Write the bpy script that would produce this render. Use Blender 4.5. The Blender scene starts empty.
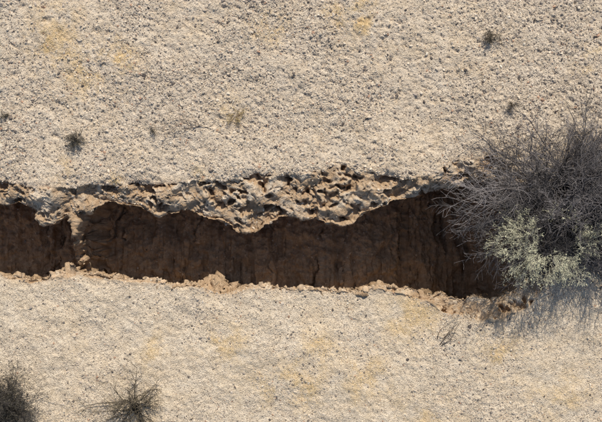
import bpy, math, random
import numpy as np
from mathutils import Vector
rng=np.random.default_rng(7); random.seed(7)
SUN_EL=math.radians(43); SUN_AZ=math.radians(12)   # azimuth from +Y towards +X
def W(px,py): return ((px-301)/100.0,(211-py)/100.0)

# ---------------- noise ----------------
def _h(ix,iy,iz,s):
    n=(ix.astype(np.int64)*73856093)^(iy.astype(np.int64)*19349663)^(iz.astype(np.int64)*83492791)^(s*2654435)
    n=(n^(n>>13))*1274126177; n&=0xffffffff; n=(n^(n>>16))*668265263; n&=0xffffffff; n^=(n>>15)
    return (n&0xffffff)/float(0xffffff)
def vnoise(x,y,z,s=0):
    x0=np.floor(x);y0=np.floor(y);z0=np.floor(z)
    fx=x-x0;fy=y-y0;fz=z-z0
    fx=fx*fx*fx*(fx*(fx*6-15)+10);fy=fy*fy*fy*(fy*(fy*6-15)+10);fz=fz*fz*fz*(fz*(fz*6-15)+10)
    r=0
    for i in (0,1):
        for j in (0,1):
            for k in (0,1):
                w=(fx if i else 1-fx)*(fy if j else 1-fy)*(fz if k else 1-fz)
                r=r+w*_h(x0+i,y0+j,z0+k,s)
    return r*2-1
def fbm(x,y,z,sc,oc=3,s=0,g=0.5):
    r=0;a=1.0
    for o in range(oc):
        # rotate each octave a little so the lattice does not show
        c,sn=math.cos(.7*o+.4),math.sin(.7*o+.4)
        r=r+a*vnoise((x*c-y*sn)/sc+17.3*o,(x*sn+y*c)/sc+5.1*o,z/sc+9.7*o,s+o); sc=sc*0.5; a*=g
    return r
def worley(x,y,z,sc,s=0):
    x=x/sc;y=y/sc;z=z/sc
    x0=np.floor(x);y0=np.floor(y);z0=np.floor(z)
    d1=np.full(x.shape,9.0);d2=np.full(x.shape,9.0)
    for i in (-1,0,1):
        for j in (-1,0,1):
            for k in (-1,0,1):
                cx=x0+i;cy=y0+j;cz=z0+k
                d=np.sqrt((cx+_h(cx,cy,cz,s)-x)**2+(cy+_h(cx,cy,cz,s+1)-y)**2+(cz+_h(cx,cy,cz,s+2)-z)**2)
                nd1=np.minimum(d1,d); d2=np.minimum(d2,np.maximum(d1,d)); d1=nd1
    return d1,d2
def sm(a,b,x):
    t=np.clip((x-a)/(b-a),0,1); return t*t*(3-2*t)

# ---------------- terrain sheet ----------------
DX=0.0075
xf=np.arange(-3.6,3.6,DX)
far=3.6+np.cumsum(0.01*1.32**np.arange(1,36)); 
xs=np.concatenate([-far[::-1],xf,far])
NX=len(xs)
def curve(pts,x,amp=0.02,s=0):
    px=np.array([p[0] for p in pts],float);py=np.array([p[1] for p in pts],float)
    wx=(px-301)/100; wy=(211-py)/100
    z=np.zeros_like(x)
    return np.interp(x,wx,wy)+amp*fbm(x,z+s*3.1,z,0.16,5,s+50,0.6)
yt=curve([(-900,190),(-200,186),(0,182),(50,190),(100,183),(150,187),(200,183),(230,180),(260,177),(290,175),(330,168),(370,172),(400,180),(430,176),(460,160),(490,157),(540,185),(1500,215)],xs,0.03,1)
yr=curve([(-900,215),(-200,212),(0,205),(28,207),(40,226),(52,224),(66,214),(85,210),(110,204),(130,209),(160,215),(190,212),(215,223),(240,232),(256,230),(272,222),(288,214),(308,219),(330,228),(348,229),(358,221),(374,212),(392,203),(410,198),(440,190),(470,182),(500,178),(540,200),(1500,217)],xs,0.02,2)
yl=curve([(-900,280),(-200,276),(0,271),(30,278),(50,275),(80,271),(110,276),(140,279),(170,280),(200,285),(230,291),(250,284),(280,285),(320,286),(350,289),(370,284),(400,288),(430,293),(460,298),(490,302),(520,288),(545,235),(1500,219)],xs,0.022,3)
yb=curve([(-900,283),(-200,279),(0,275),(30,282),(50,279),(80,275),(110,280),(140,283),(170,284),(200,289),(230,295),(250,288),(280,289),(320,290),(350,293),(370,288),(390,291),(410,296),(430,304),(450,313),(470,319),(500,322),(530,306),(560,260),(1500,221)],xs,0.016,4)
yr=np.minimum(yr,yt-0.015); yl=np.minimum(yl,yr-0.03); yb=np.minimum(yb,yl-0.01)
D=sm(2.8,2.4,xs)*sm(-14,-10,xs)
spn=np.exp(-((xs-W(222,0)[0])/0.15)**2)*0.85+0.4*np.exp(-((xs-W(131,0)[0])/0.05)**2)+0.3*np.exp(-((xs-W(352,0)[0])/0.05)**2)
sp=np.clip(spn*(0.75+0.9*fbm(xs,xs*0,xs*0,0.09,4,80,.7)),0,1.1)+0.18*np.clip(fbm(xs,xs*0,xs*0,0.2,4,81,.7),0,1)
d1=0.11+0.035*fbm(xs,xs*0,xs*0,0.4,2,70)
rows=[];tags=[]
def seg(pa,pb,n,tag,end=False):
    for i in range(n):
        t=i/(n-1 if end else n)
        rows.append((pa[0]*(1-t)+pb[0]*t,pa[1]*(1-t)+pb[1]*t)); tags.append(tag)
Z=np.zeros(NX); O=np.ones(NX)
fy=2.6+np.cumsum(0.01*1.32**np.arange(1,36))
for v in fy[::-1]: rows.append((O*v,Z)); tags.append(0)
seg((O*2.6,Z),(yt,Z),295,0)
pr=(yr,-d1*D)
pm=((yt*0.5+yr*0.5),-d1*D*0.38)
seg((yt,Z),pm,38,1); seg(pm,pr,38,1)
gap=(yr-yl)
c1=(yr+0.05*D,(-d1-0.10)*D); c2=(yr+0.16*D,-0.45*D); c3=(yr+0.12*D,-1.05*D-np.maximum(gap-.75,0)*D)
seg(pr,c1,16,2); seg(c1,c2,18,2); seg(c2,c3,18,2)
fd=np.maximum(0.90,(gap+.15)*math.tan(SUN_EL)+0.20)
f1=(yl-0.15*D+sp*0.20*D,-fd*D)
seg(c3,f1,110,3)
e1=(yl-0.15*D+sp*0.25*D,-0.60*D); e2=(yl-0.11*D+sp*0.20*D,-0.25*D); e2b=(yl-0.035*D+sp*0.08*D,-0.085*D-0.3*(yl-yb)*D); e3=(yl,-0.015*D-0.3*(yl-yb)*D)
seg(f1,e1,18,4); seg(e1,e2,24,4); seg(e2,e2b,20,4); seg(e2b,e3,10,4)
seg(e3,(yb,Z),34,5)
seg((yb,Z),(O*-2.6,Z),228,6)
for v in fy: rows.append((O*-v,Z)); tags.append(6)
Y=np.array([r[0] for r in rows]); Zg=np.array([r[1] for r in rows]); T=np.array(tags)
NR=len(T); X=np.broadcast_to(xs,(NR,NX)).copy()
TT=np.broadcast_to(T[:,None],(NR,NX))
# collapsed soil bridge crossing the fissure
yr2=np.broadcast_to(yr,(NR,NX)); yl2=np.broadcast_to(yl,(NR,NX))
s1=np.exp(-(np.abs((X-W(69,0)[0]-0.07*fbm(X,Y,X*0,0.25,3,91))/(0.105+0.03*fbm(X,Y,X*0,0.12,3,94))))**3)
line=-np.broadcast_to(d1,(NR,NX))-(yr2-Y)*math.tan(SUN_EL)*0.72+0.06+0.15*fbm(X,Y,X*0,0.11,4,92,.6)
mk=(TT==3)
Zg=np.where(mk,Zg*(1-s1)+np.maximum(Zg,np.minimum(line,-0.10))*s1,Zg)
m4=(TT==4)
Zg=np.where(m4,Zg*(1-s1*0.35),Zg)
Y=np.where(m4,Y+0.12*s1,Y)
# masks
Dm=np.broadcast_to(D,(NR,NX))
tr=((T>=1)&(T<=5)).astype(float)[:,None]*np.ones((1,NX))
dT=np.where(T[:,None]==0,Y-yt[None,:],np.where(T[:,None]==6,yb[None,:]-Y,0))
edge=np.exp(-np.maximum(dT,0)/0.05)*np.where(T[:,None]==0,1,0.4)
amp=np.where(tr>0,1,edge*0.45)*np.clip(Dm*1.2,0,1)
amp=np.where(TT==5,np.clip((yl-yb)[None,:]/0.10,0.3,.9)*np.clip(Dm*1.2,0,1),amp)
Pu=np.stack([np.gradient(X,axis=1),np.gradient(Y,axis=1),np.gradient(Zg,axis=1)],-1)
Pv=np.stack([np.zeros_like(Y),np.gradient(Y,axis=0),np.gradient(Zg,axis=0)],-1)
Nn=np.cross(Pv,Pu); Nn/=np.maximum(np.linalg.norm(Nn,axis=-1,keepdims=True),1e-9)
if Nn[50,NX//2,2]<0: Nn=-Nn
near=(np.abs(X)<5)&(np.abs(Y)<4)
P=np.stack([X,Y,Zg],-1)
q=near&(amp>0.03)
x_,y_,z_=X[q],Y[q],Zg[q]
wx=x_+0.035*fbm(x_,y_,z_,0.08,3,11); wy=y_+0.035*fbm(x_,y_,z_,0.08,3,12)
a1,a2=worley(wx,wy*1.3,z_,0.12,20); b1,b2=worley(wx,wy,z_*1.0,0.05,30)
tq=TT[q]
band=np.isin(tq,[1,5,0,6]).astype(float)
lump=0.05*fbm(x_,y_,z_,0.22,3,13)
# billowed crust knobs, with rounded hollows eaten between them
bill=0.034*(0.32-np.abs(fbm(wx,wy,z_,0.17,2,24)))
n1=fbm(wx,wy*1.15,z_,0.17,3,21,.5); n2=fbm(wx,wy,z_,0.07,2,22,.5)
pit=-0.06*sm(0.25,0.6,n1)-0.085*sm(0.46,0.24,a1)*sm(-0.08,0.25,fbm(x_,y_,z_,0.19,2,23))
pit2=-0.018*sm(0.25,0.6,n2)-0.028*sm(0.42,0.2,b1)*sm(-0.05,0.3,fbm(x_,y_,z_,0.11,2,25))
knob=0.008*(0.5-b1)
fine=0.005*fbm(x_,y_,z_,0.022,3,16,.6)
dsp=lump+fine+(pit+pit2+bill+knob)*(0.2+0.8*band)
# vertical erosion flutes on the shaded walls
fl=fbm(x_,y_*0.22,z_*0.22,0.16,3,17)
dsp=dsp+np.isin(tq,[3,4])*(0.08*(0.3-np.abs(fl))+0.04*fl+0.018*fbm(x_,y_,z_,0.06,4,18,.6))
dsp=dsp+np.isin(tq,[4])*0.025*fbm(x_,y_,z_,0.08,3,19,.6)
def crack(px,wid,dep):
    xc=W(px,0)[0]+0.10*fbm(np.zeros_like(y_),y_,z_*0.3,0.25,4,int(px))
    return -dep*np.exp(-((x_-xc)/wid)**2)*sm(-0.4,0.1,fbm(x_*0,y_,x_*0,0.2,2,int(px)+3))
ck=0
for px,wi,de in ((98,.012,.07),(88,.01,.05),(178,.011,.045),(325,.012,.06),(30,.011,.05),(10,.01,.045),(268,.009,.03),(410,.01,.04)):
    ck=ck+crack(px,wi,de)
dsp=dsp+ck*np.isin(tq,[3,4])
P[q]+=Nn[q]*(dsp*amp[q])[:,None]
# general ground relief
gm=np.where(tr>0,0.3,1.0)
q2=near
x_,y_=X[q2],Y[q2]
ups=sm(-0.6,0.2,y_)
rel=0.022*fbm(x_,y_,x_*0,0.7,2,40)+0.009*fbm(x_,y_,x_*0,0.16,2,41)+(0.005+.001*ups)*fbm(x_,y_,x_*0,0.045,3,42,.65)
rel=rel-0.009*ups*sm(0.35,0.65,fbm(x_,y_,x_*0,0.045,2,43))
P[...,2][q2]+=gm[q2]*rel*sm(5,4,np.abs(x_))*sm(4,3.2,np.abs(y_))
# colour masks
yel=np.zeros_like(X)
for px,py,r in ((62,28,.25),(92,72,.25),(45,48,.2),(270,25,.18),(350,10,.25),(372,20,.18),(236,114,.13),(415,318,.26),(225,342,.2),(430,414,.3),(160,352,.18),(116,184,.14),(60,168,.12),(320,348,.15),(300,385,.2),(195,180,.12),(120,60,.2),(590,60,.15),(280,395,.35),(365,375,.25),(560,400,.3),(500,355,.25)):
    cx,cy=W(px,py); yel+=np.exp(-((X-cx)**2+(Y-cy)**2)/(r*r))*(0.68 if r<.27 else .36)
yel=yel+0.12*sm(-.2,.8,np.where(near,fbm(X,Y,X*0,0.8,3,63),0))
yel=np.where(near,yel*(0.55+0.75*fbm(X,Y,X*0,0.14,5,60,.7)),0); yel=np.clip(yel,0,1)
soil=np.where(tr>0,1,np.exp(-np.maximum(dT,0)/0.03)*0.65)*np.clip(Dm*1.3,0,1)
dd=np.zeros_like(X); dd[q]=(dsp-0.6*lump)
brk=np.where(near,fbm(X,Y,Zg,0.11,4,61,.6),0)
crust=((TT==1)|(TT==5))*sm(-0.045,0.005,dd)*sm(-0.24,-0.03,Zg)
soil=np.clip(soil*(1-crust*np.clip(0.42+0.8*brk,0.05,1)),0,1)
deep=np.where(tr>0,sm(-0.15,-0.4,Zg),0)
lowside=sm(0.2,-0.9,Y)
me=bpy.data.meshes.new("desert_ground")
nv=NR*NX
idx=np.arange(nv).reshape(NR,NX)
f=np.stack([idx[:-1,:-1],idx[1:,:-1],idx[1:,1:],idx[:-1,1:]],-1).reshape(-1,4)
def mk_mesh(me,co,faces,k,smooth):
    me.vertices.add(len(co)); me.vertices.foreach_set("co",co.astype(np.float32).ravel())
    me.loops.add(faces.size); me.loops.foreach_set("vertex_index",faces.astype(np.int32).ravel())
    me.polygons.add(len(faces)); me.polygons.foreach_set("loop_start",np.arange(0,faces.size,k,dtype=np.int32))
    try: me.polygons.foreach_set("loop_total",np.full(len(faces),k,dtype=np.int32))
    except Exception: pass
    me.polygons.foreach_set("use_smooth",np.full(len(faces),smooth))
    me.update(calc_edges=True)
mk_mesh(me,P.reshape(-1,3),f,4,True)
if me.polygons[100*(NX-1)+NX//2].normal.z<0: me.flip_normals()
at=me.attributes.new("masks",'FLOAT_COLOR','POINT')
at.data.foreach_set("color",np.stack([soil,yel,lowside,np.ones_like(soil)],-1).astype(np.float32).ravel())
ground=bpy.data.objects.new("desert_ground",me); bpy.context.collection.objects.link(ground)

# ---------------- materials ----------------
def nt(name,rough=0.95):
    m=bpy.data.materials.new(name); m.use_nodes=True; n=m.node_tree.nodes; l=m.node_tree.links
    b=n["Principled BSDF"]; b.inputs["Roughness"].default_value=rough
    b.inputs["Specular IOR Level"].default_value=0.15
    return m,n,l,b
m,n,l,b=nt("gravelly_soil")
tc=n.new("ShaderNodeTexCoord"); at=n.new("ShaderNodeAttribute"); at.attribute_name="masks"
sep=n.new("ShaderNodeSeparateColor"); l.new(at.outputs["Color"],sep.inputs[0])
def noise(sc,det=3,ro=.6):
    t=n.new("ShaderNodeTexNoise"); t.inputs["Scale"].default_value=sc; t.inputs["Detail"].default_value=det; t.inputs["Roughness"].default_value=ro
    l.new(tc.outputs["Object"],t.inputs["Vector"]); return t
def vor(sc,feat='F1'):
    t=n.new("ShaderNodeTexVoronoi"); t.inputs["Scale"].default_value=sc; t.feature=feat
    l.new(tc.outputs["Object"],t.inputs["Vector"]); return t
def ramp(src,st):
    r=n.new("ShaderNodeValToRGB"); e=r.color_ramp.elements
    while len(e)<len(st): e.new(0.5)
    for i,(p,c) in enumerate(st): e[i].position=p; e[i].color=(*c,1) if len(c)==3 else c
    l.new(src,r.inputs[0]); return r
def mix(fac,a,b_,mode='MIX'):
    x=n.new("ShaderNodeMix"); x.data_type='RGBA'; x.blend_type=mode
    if isinstance(fac,(int,float)): x.inputs[0].default_value=fac
    else: l.new(fac,x.inputs[0])
    for k,v in ((6,a),(7,b_)):
        if isinstance(v,tuple): x.inputs[k].default_value=(*v,1)
        else: l.new(v,x.inputs[k])
    return x.outputs[2]
base=ramp(noise(4,5,.65).outputs[0],[(.3,(.62,.505,.37)),(.5,(.70,.585,.45)),(.7,(.76,.65,.515))]).outputs[0]
lo=ramp(noise(5,5,.65).outputs[0],[(.3,(.68,.555,.40)),(.55,(.75,.63,.48)),(.75,(.81,.70,.55))]).outputs[0]
base=mix(sep.outputs[2],base,lo)
v1=vor(105); v1s=n.new("ShaderNodeSeparateColor"); l.new(v1.outputs["Color"],v1s.inputs[0])
gr=ramp(v1s.outputs[0],[(0,(.34,.31,.29)),(.10,(.60,.57,.54)),(.28,(.9,.88,.86)),(.7,(1,1,1)),(.93,(1.0,.97,.93)),(1,(1.1,1.06,1.02))])
base=mix(.75,base,gr.outputs[0],'MULTIPLY')
v2=vor(210); v2s=n.new("ShaderNodeSeparateColor"); l.new(v2.outputs["Color"],v2s.inputs[0])
g2=ramp(v2s.outputs[1],[(0,(.4,.38,.36)),(.15,(.8,.79,.78)),(.6,(1,1,1)),(1,(1.1,1.1,1.1))])
base=mix(.7,base,g2.outputs[0],'MULTIPLY')
ye=mix(noise(30,3).outputs[0],(.62,.38,.15),(.82,.61,.31))
ye=mix(.5,ye,g2.outputs[0],'MULTIPLY')
mu=n.new("ShaderNodeMath"); mu.operation='MULTIPLY'; mu.inputs[1].default_value=.75; l.new(sep.outputs[1],mu.inputs[0])
base=mix(mu.outputs[0],base,ye)
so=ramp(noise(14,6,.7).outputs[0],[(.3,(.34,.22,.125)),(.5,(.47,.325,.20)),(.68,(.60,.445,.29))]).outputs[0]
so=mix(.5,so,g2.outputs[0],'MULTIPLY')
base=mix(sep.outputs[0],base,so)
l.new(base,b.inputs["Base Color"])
bp=n.new("ShaderNodeBump"); bp.inputs["Strength"].default_value=.9; bp.inputs["Distance"].default_value=.007
inv=n.new("ShaderNodeMath"); inv.operation='SUBTRACT'; inv.inputs[0].default_value=1; l.new(v1.outputs["Distance"],inv.inputs[1])
ad=n.new("ShaderNodeMath"); ad.operation='ADD'; l.new(inv.outputs[0],ad.inputs[0]); l.new(noise(100,5,.75).outputs[0],ad.inputs[1])
l.new(ad.outputs[0],bp.inputs["Height"]); l.new(bp.outputs[0],b.inputs["Normal"])
me.materials.append(m)
def colmat(name,rough=.85,var=60):
    m,n_,l_,b_=nt(name,rough)
    a=n_.new("ShaderNodeAttribute"); a.attribute_name="Col"
    t=n_.new("ShaderNodeTexNoise"); t.inputs["Scale"].default_value=var; t.inputs["Detail"].default_value=3
    tcx=n_.new("ShaderNodeTexCoord"); l_.new(tcx.outputs["Object"],t.inputs["Vector"])
    r=n_.new("ShaderNodeMapRange"); r.inputs[3].default_value=.7; r.inputs[4].default_value=1.3; l_.new(t.outputs[0],r.inputs[0])
    x=n_.new("ShaderNodeVectorMath"); x.operation='SCALE'; l_.new(a.outputs["Color"],x.inputs[0]); l_.new(r.outputs[0],x.inputs["Scale"])
    l_.new(x.outputs[0],b_.inputs["Base Color"]); return m
MS=colmat("stone"); MT=colmat("twig_bark",.9); ML=colmat("dry_leaf",.8); MG=colmat("straw",.8)
def addcol(me,cols):
    a=me.attributes.new("Col",'FLOAT_COLOR','POINT')
    a.data.foreach_set("color",np.concatenate([cols,np.ones((len(cols),1))],1).astype(np.float32).ravel())

# ---------------- gravel ----------------
t=(1+5**.5)/2
ico=np.array([(-1,t,0),(1,t,0),(-1,-t,0),(1,-t,0),(0,-1,t),(0,1,t),(0,-1,-t),(0,1,-t),(t,0,-1),(t,0,1),(-t,0,-1),(-t,0,1)],float); ico/=np.linalg.norm(ico[0])
icf=np.array([(0,11,5),(0,5,1),(0,1,7),(0,7,10),(0,10,11),(1,5,9),(5,11,4),(11,10,2),(10,7,6),(7,1,8),(3,9,4),(3,4,2),(3,2,6),(3,6,8),(3,8,9),(4,9,5),(2,4,11),(6,2,10),(8,6,7),(9,8,1)])
pal=np.array([(.62,.52,.40),(.55,.455,.345),(.42,.345,.275),(.20,.16,.13),(.11,.09,.078),(.67,.58,.46),(.43,.27,.18),(.50,.42,.335),(.31,.26,.215)])
def stones(name,pos,rad,pw):
    N=len(pos)
    v=np.repeat(ico[None],N,0)*(1+0.25*rng.standard_normal((N,12,1)))
    v*=rng.uniform([.7,.7,.45],[1.35,1.25,.8],(N,3))[:,None,:]
    th=rng.uniform(0,2*np.pi,N); c,s=np.cos(th),np.sin(th)
    tl=rng.uniform(-.4,.4,N); 
    x=v[...,0];y=v[...,1];z=v[...,2]
    z2=z*np.cos(tl)[:,None]+x*np.sin(tl)[:,None]; x2=x*np.cos(tl)[:,None]-z*np.sin(tl)[:,None]
    vv=np.stack([x2*c[:,None]-y*s[:,None],x2*s[:,None]+y*c[:,None],z2],-1)*rad[:,None,None]
    vv+=pos[:,None,:]; 
    fc=(icf[None]+12*np.arange(N)[:,None,None]).reshape(-1,3)
    me=bpy.data.meshes.new(name); mk_mesh(me,vv.reshape(-1,3),fc,3,False)
    ci=rng.choice(len(pal),N,p=np.array(pw)/sum(pw)); col=pal[ci]*rng.uniform(.8,1.15,(N,1))
    addcol(me,np.repeat(col,12,0)); me.materials.append(MS)
    o=bpy.data.objects.new(name,me); bpy.context.collection.objects.link(o); return o
dens=(0.6+0.5*np.where(near,fbm(X,Y,X*0,0.6,4,100,.6),0))
dens=np.clip(dens,0.15,1.4)*np.where(lowside>.5,.65,1.0)
inr=(np.abs(X)<3.55)&(np.abs(Y)<2.55)
dens=dens*inr*np.where(tr>0,np.where((TT==1)|(TT==5),0.08,np.where(TT==3,0.05,0)),1)*(1-.6*yel)
pdf=dens.ravel()/dens.sum()
cdf=np.cumsum(pdf)
def pick(N): return np.minimum(np.searchsorted(cdf,rng.random(N)),nv-1)
PF=P.reshape(-1,3)
N=85000; ii=pick(N); pos=PF[ii]+rng.uniform(-.0035,.0035,(N,3))*[1,1,0]
rad=np.clip(0.0051*np.exp(0.42*rng.standard_normal(N)),.003,.020)*np.where(PF[ii][:,1]<-.6,.84,1.03)
pos[:,2]+=rad*.12
stones("gravel",pos,rad,[6,5,3,1.5,1.0,1,.7,4,1.8])
N=700; ii=pick(N); pos=PF[ii]; rad=np.clip(0.011*np.exp(0.25*rng.standard_normal(N)),.008,.025)*np.where(PF[ii][:,1]<-.6,.7,1.0); pos[:,2]+=rad*.1
stones("scattered_stones",pos,rad,[3,4,5,2.5,1.6,0.3,1.6,3,3.5])
# clods fallen in the fissure and crumbs along its lower rim
cm=((TT==3)&(np.abs(X)<3.5)&(Dm>.5)).ravel()*(1.0)+((TT==5)&(np.abs(X)<3.5)&(Dm>.3)).ravel()*2.5
cc_=np.cumsum(cm/cm.sum()); N=700
ii=np.minimum(np.searchsorted(cc_,rng.random(N)),nv-1); pos=PF[ii]; rad=np.clip(.012*np.exp(.45*rng.standard_normal(N)),.006,.035)
pal_s=pal.copy(); pal[:]=np.array([(.47,.34,.22)]); stones("soil_clods",pos,rad,[1]*9); pal[:]=pal_s

# ---------------- dry grass ----------------
def blades(name,pos,h,w,col,lean=.8,mat=None):
    N=len(pos); th=rng.uniform(0,2*np.pi,N); le=rng.uniform(.1,lean,N)*h
    d=np.stack([np.cos(th),np.sin(th),0*th],-1); sd=np.stack([-np.sin(th),np.cos(th),0*th],-1)*w[:,None]
    up=np.array([0,0,1.0])
    m1=pos+d*le[:,None]*.4+up*(h*.6)[:,None]; tip=pos+d*le[:,None]+up*(h)[:,None]*.85
    v=np.stack([pos-sd,pos+sd,m1+sd*.7,m1-sd*.7,tip],1).reshape(-1,3)
    k=5*np.arange(N)[:,None]
    f=np.concatenate([k+[[0,1,2]],k+[[0,2,3]],k+[[3,2,4]]],1).reshape(-1,3)
    me=bpy.data.meshes.new(name); mk_mesh(me,v,f,3,False); addcol(me,np.repeat(col,5,0)); me.materials.append(mat or MG)
    o=bpy.data.objects.new(name,me); bpy.context.collection.objects.link(o); return o
gd=(np.clip(yel-.2,0,.6)*inr*(tr==0)).ravel()
gc=np.cumsum(gd/gd.sum()); N=5000; ii=np.searchsorted(gc,rng.random(N)); ii=np.minimum(ii,nv-1)
col=np.array([(.72,.57,.32)])*rng.uniform(.6,1.15,(N,1))
blades("dry_grass",PF[ii]+rng.uniform(-.01,.01,(N,3))*[1,1,0],rng.uniform(.006,.02,N),rng.uniform(.0008,.0018,N),col,2.2)

# ---------------- shrubs ----------------
def gz(x,y):
    i=int(np.clip(np.searchsorted(xs,x),0,NX-1)); col=np.where((T==0)|(T==6))[0]
    j=col[np.argmin(np.abs(Y[col,i]-y))]; return float(P[j,i,2])
def rdir(d,ang):
    a=Vector((random.gauss(0,1),random.gauss(0,1),random.gauss(0,1))); a=(a-d*a.dot(d)).normalized()
    return (d*math.cos(ang)+a*math.sin(ang)).normalized()
class Plant:
    def __init__(s): s.seg=[];s.tips=[]
    def br(s,p,d,L,r,lev,mx,ns,nc,jit,up,c0,c1,minz=.01):
        k=ns[lev]
        for i in range(k):
            t0=i/k;t1=(i+1)/k
            d=(rdir(d,abs(random.gauss(0,jit)))+Vector((0,0,up))).normalized()
            q=p+d*(L/k)
            if q.z<minz: q.z=minz+random.random()*.01; 
            ra=max(r*(1-.7*t0),.0011);rb=max(r*(1-.7*t1),.001)
            w=(lev+t1)/(mx+1)
            cc=[(c0[j]*(1-w)+c1[j]*w)*s.v for j in range(3)]
            s.seg.append((*p,*q,ra,rb,*cc)); p=q
            if lev<mx:
                for _ in range(nc[lev]):
                    if random.random()<.85 and (i>0 or lev>0):
                        s.br(p,rdir(d,random.uniform(.35,1.0)),L*random.uniform(.28,.5)*(1.15-t0*.5),max(rb*.7,.0016),lev+1,mx,ns,nc,jit*1.1,up*.6,c0,c1,minz)
        if lev>=mx: s.tips.append((p,d))
    def mesh(s,name,mat):
        A=np.array(s.seg); a=A[:,0:3];b=A[:,3:6];d=b-a;d/=np.maximum(np.linalg.norm(d,axis=1,keepdims=True),1e-9)
        ref=np.where(np.abs(d[:,2:3])>.9,[[1.,0,0]],[[0,0,1.]]); u=np.cross(d,ref);u/=np.linalg.norm(u,axis=1,keepdims=True);w=np.cross(d,u)
        vs=[]
        for pt,r in ((a,A[:,6:7]),(b,A[:,7:8])):
            for k in range(3):
                an=2*math.pi*k/3; vs.append(pt+(u*math.cos(an)+w*math.sin(an))*r)
        v=np.stack(vs,1).reshape(-1,3); k=6*np.arange(len(A))[:,None]
        f=np.concatenate([k+[[0,1,4,3]],k+[[1,2,5,4]],k+[[2,0,3,5]]],1).reshape(-1,4)
        me=bpy.data.meshes.new(name); mk_mesh(me,v,f,4,True); addcol(me,np.repeat(A[:,8:11],6,0)); me.materials.append(mat)
        o=bpy.data.objects.new(name,me); bpy.context.collection.objects.link(o); return o
def empty(name,loc):
    e=bpy.data.objects.new(name,None); e.location=loc; bpy.context.collection.objects.link(e); return e
# large shrub, built in local coordinates
bx,by=W(562,206); bz=gz(bx,by)
big=Plant()
for i in range(165):
    az=random.uniform(0,2*math.pi); el=math.radians(random.choice([random.uniform(2,22),random.uniform(8,45),random.uniform(35,85)]))
    d=Vector((math.cos(az)*math.cos(el),math.sin(az)*math.cos(el),math.sin(el)))
    R=1.0/math.sqrt((math.cos(az)/1.40)**2+(math.sin(az)/(1.02 if math.sin(az)>0 else .86))**2)
    L=R*(1-.42*math.sin(el))*random.uniform(.55,1.05)
    big.v=random.choice([.3,.45,.7,.95,1.2,1.5])
    big.br(Vector((random.gauss(0,.16),random.gauss(0,.13),.01)),d,L,.0105,0,2,(8,4,3),(2,2),.24,.01,(.10,.085,.08),(.27,.245,.24))
e=empty("desert_shrub",(bx,by,bz)); o=big.mesh("twigs",MT); o.parent=e
# dense low brushwood inside the shrub
sk_=Plant()
for i in range(420):
    az=random.uniform(0,2*math.pi); rr=random.uniform(.1,.85)
    x=1.15*rr*math.cos(az); y=.86*rr*math.sin(az); z=random.uniform(.03,.32)*(1-rr*.6)
    sk_.v=random.choice([.4,.7,1.,1.3]); a2_=az+random.gauss(0,.8)
    sk_.br(Vector((x,y,z)),Vector((math.cos(a2_),math.sin(a2_),random.uniform(-.1,.5))).normalized(),random.uniform(.15,.36),.0035,0,1,(5,3),(2,),.28,0,(.10,.085,.08),(.26,.24,.24))
o=sk_.mesh("inner_brushwood",MT); o.parent=e
# pale foliage clump
lp=Plant(); cx,cy=W(545,247); cx=(cx/1.07-bx); cy=(cy/1.07-by)
for i in range(680):
    r=random.random()**.6; a=random.uniform(0,2*math.pi)
    x=cx+.46*r*math.cos(a)+random.gauss(0,.06); y=cy+.27*r*math.sin(a)+random.gauss(0,.05)
    if vnoise(np.array([x/.13]),np.array([y/.13]),np.array([0.]),5)[0]<-.22: continue
    z=.64*(1-.45*r*r)*random.uniform(.7,1.08)
    d=Vector((math.cos(a)*r,math.sin(a)*r,random.uniform(.1,.9))).normalized()
    lp.v=random.uniform(.7,1.2)
    lp.br(Vector((x,y,z)),d,random.uniform(.06,.13),.0022,0,1,(4,2),(2,),.3,.0,(.38,.35,.27),(.66,.62,.45),.1)
o=lp.mesh("pale_stems",ML); o.parent=e
tp=np.array([tuple(t_[0]) for t_ in lp.tips]); N=len(tp)*2; tp=np.repeat(tp,2,0)+rng.normal(0,.008,(N,3))
o=blades("leaves",tp,rng.uniform(.006,.015,N),rng.uniform(.0012,.0026,N),np.array([(.68,.65,.44)])*rng.uniform(.65,1.15,(N,1)),2.2,ML); o.parent=e

def shrub(name,px,py,n_,R,el,azr,c0,c1,r0=.003,leaf=0,ns=(5,3,2),nc=(2,1),lc=(.1,.1,.06),jit=.15):
    x,y=W(px,py); P_=Plant()
    for i in range(n_):
        az=math.radians(random.uniform(*azr)); e_=math.radians(random.uniform(*el)); P_.v=random.uniform(.6,1.4)
        d=Vector((math.cos(az)*math.cos(e_),math.sin(az)*math.cos(e_),math.sin(e_)))
        P_.br(Vector((random.gauss(0,R*.08),random.gauss(0,R*.08),.003)),d,R*random.uniform(.5,1.1),r0,0,2,ns,nc,jit,.02,c0,c1,.004)
    e=empty(name,(x,y,gz(x,y))); o=P_.mesh("twigs",MT); o.parent=e
    if leaf:
        tp=np.array([tuple(t_[0]) for t_ in P_.tips]); tp=np.repeat(tp,leaf,0)+rng.normal(0,.008,(len(tp)*leaf,3)); N=len(tp)
        o=blades("leaves",tp,rng.uniform(.006,.016,N),rng.uniform(.001,.0025,N),np.array([lc])*rng.uniform(.5,1.4,(N,1)),1.5,ML); o.parent=e
dk=(.05,.042,.035); gy_=(.13,.11,.09)
shrub("dark_shrub",6,400,120,.40,(10,85),(0,360),dk,(.11,.095,.085),.0045,3,lc=(.085,.075,.055),nc=(2,2),jit=.25)
shrub("dry_bush",136,406,38,.44,(12,70),(0,360),dk,(.20,.16,.11),.0065,1,lc=(.16,.13,.08),nc=(2,2),jit=.2)
shrub("small_shrub",76,141,24,.11,(10,80),(0,360),dk,gy_,.0024,2,lc=(.10,.085,.06))
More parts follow.
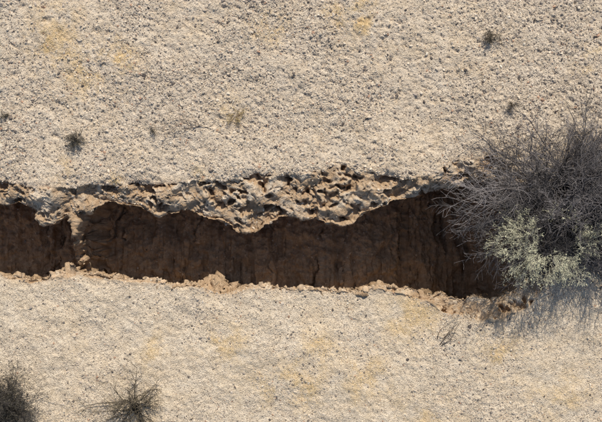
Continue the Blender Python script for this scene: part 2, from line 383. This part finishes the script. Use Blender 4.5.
shrub("small_shrub",153,132,6,.05,(10,80),(0,360),dk,gy_,.0018,1,lc=(.12,.10,.07))
shrub("small_shrub",490,40,18,.09,(10,80),(0,360),dk,gy_,.0022,2,lc=(.11,.09,.06))
shrub("small_shrub",511,106,12,.08,(10,80),(0,360),dk,(.2,.16,.12),.002,1,lc=(.14,.11,.07))
shrub("small_shrub",5,116,8,.05,(10,70),(0,360),dk,gy_,.002,1,lc=(.1,.085,.06))
shrub("dry_grass_tuft",236,116,16,.09,(5,50),(0,360),(.3,.22,.11),(.6,.46,.25),.0018,1,lc=(.55,.42,.22))
shrub("dead_twig",440,342,4,.24,(5,25),(30,75),(.10,.07,.05),(.16,.12,.08),.0045,0,(5,3,2),(1,1))
shrub("dead_twig",205,124,2,.45,(1,5),(182,196),(.12,.09,.07),(.2,.15,.11),.004,0,(8,3,2),(1,1),jit=.2)

# ---------------- light, sky, camera ----------------
w=bpy.data.worlds.new("World"); bpy.context.scene.world=w; w.use_nodes=True
bg=w.node_tree.nodes["Background"]; sk=w.node_tree.nodes.new("ShaderNodeTexSky"); sk.sky_type='NISHITA'; sk.sun_disc=False
sk.sun_elevation=SUN_EL; sk.sun_rotation=SUN_AZ
w.node_tree.links.new(sk.outputs[0],bg.inputs[0]); bg.inputs[1].default_value=.115
sd=bpy.data.lights.new("sun",'SUN'); sd.energy=4.35; sd.angle=math.radians(.53); sd.color=(1,.94,.83)
so_=bpy.data.objects.new("sun",sd); bpy.context.collection.objects.link(so_)
to=Vector((math.sin(SUN_AZ)*math.cos(SUN_EL),math.cos(SUN_AZ)*math.cos(SUN_EL),math.sin(SUN_EL)))
so_.rotation_euler=to.to_track_quat('Z','Y').to_euler(); so_.location=to*20
cd=bpy.data.cameras.new("camera"); cd.lens=36*7/6.02; cd.sensor_width=36; cd.clip_end=2000
co=bpy.data.objects.new("camera",cd); co.location=(0,0,7); bpy.context.collection.objects.link(co); bpy.context.scene.camera=co
sc=bpy.context.scene; sc.view_settings.view_transform='Standard'; sc.view_settings.look='None'; sc.view_settings.exposure=0
print("verts",nv,len(big.seg),len(sk_.seg))
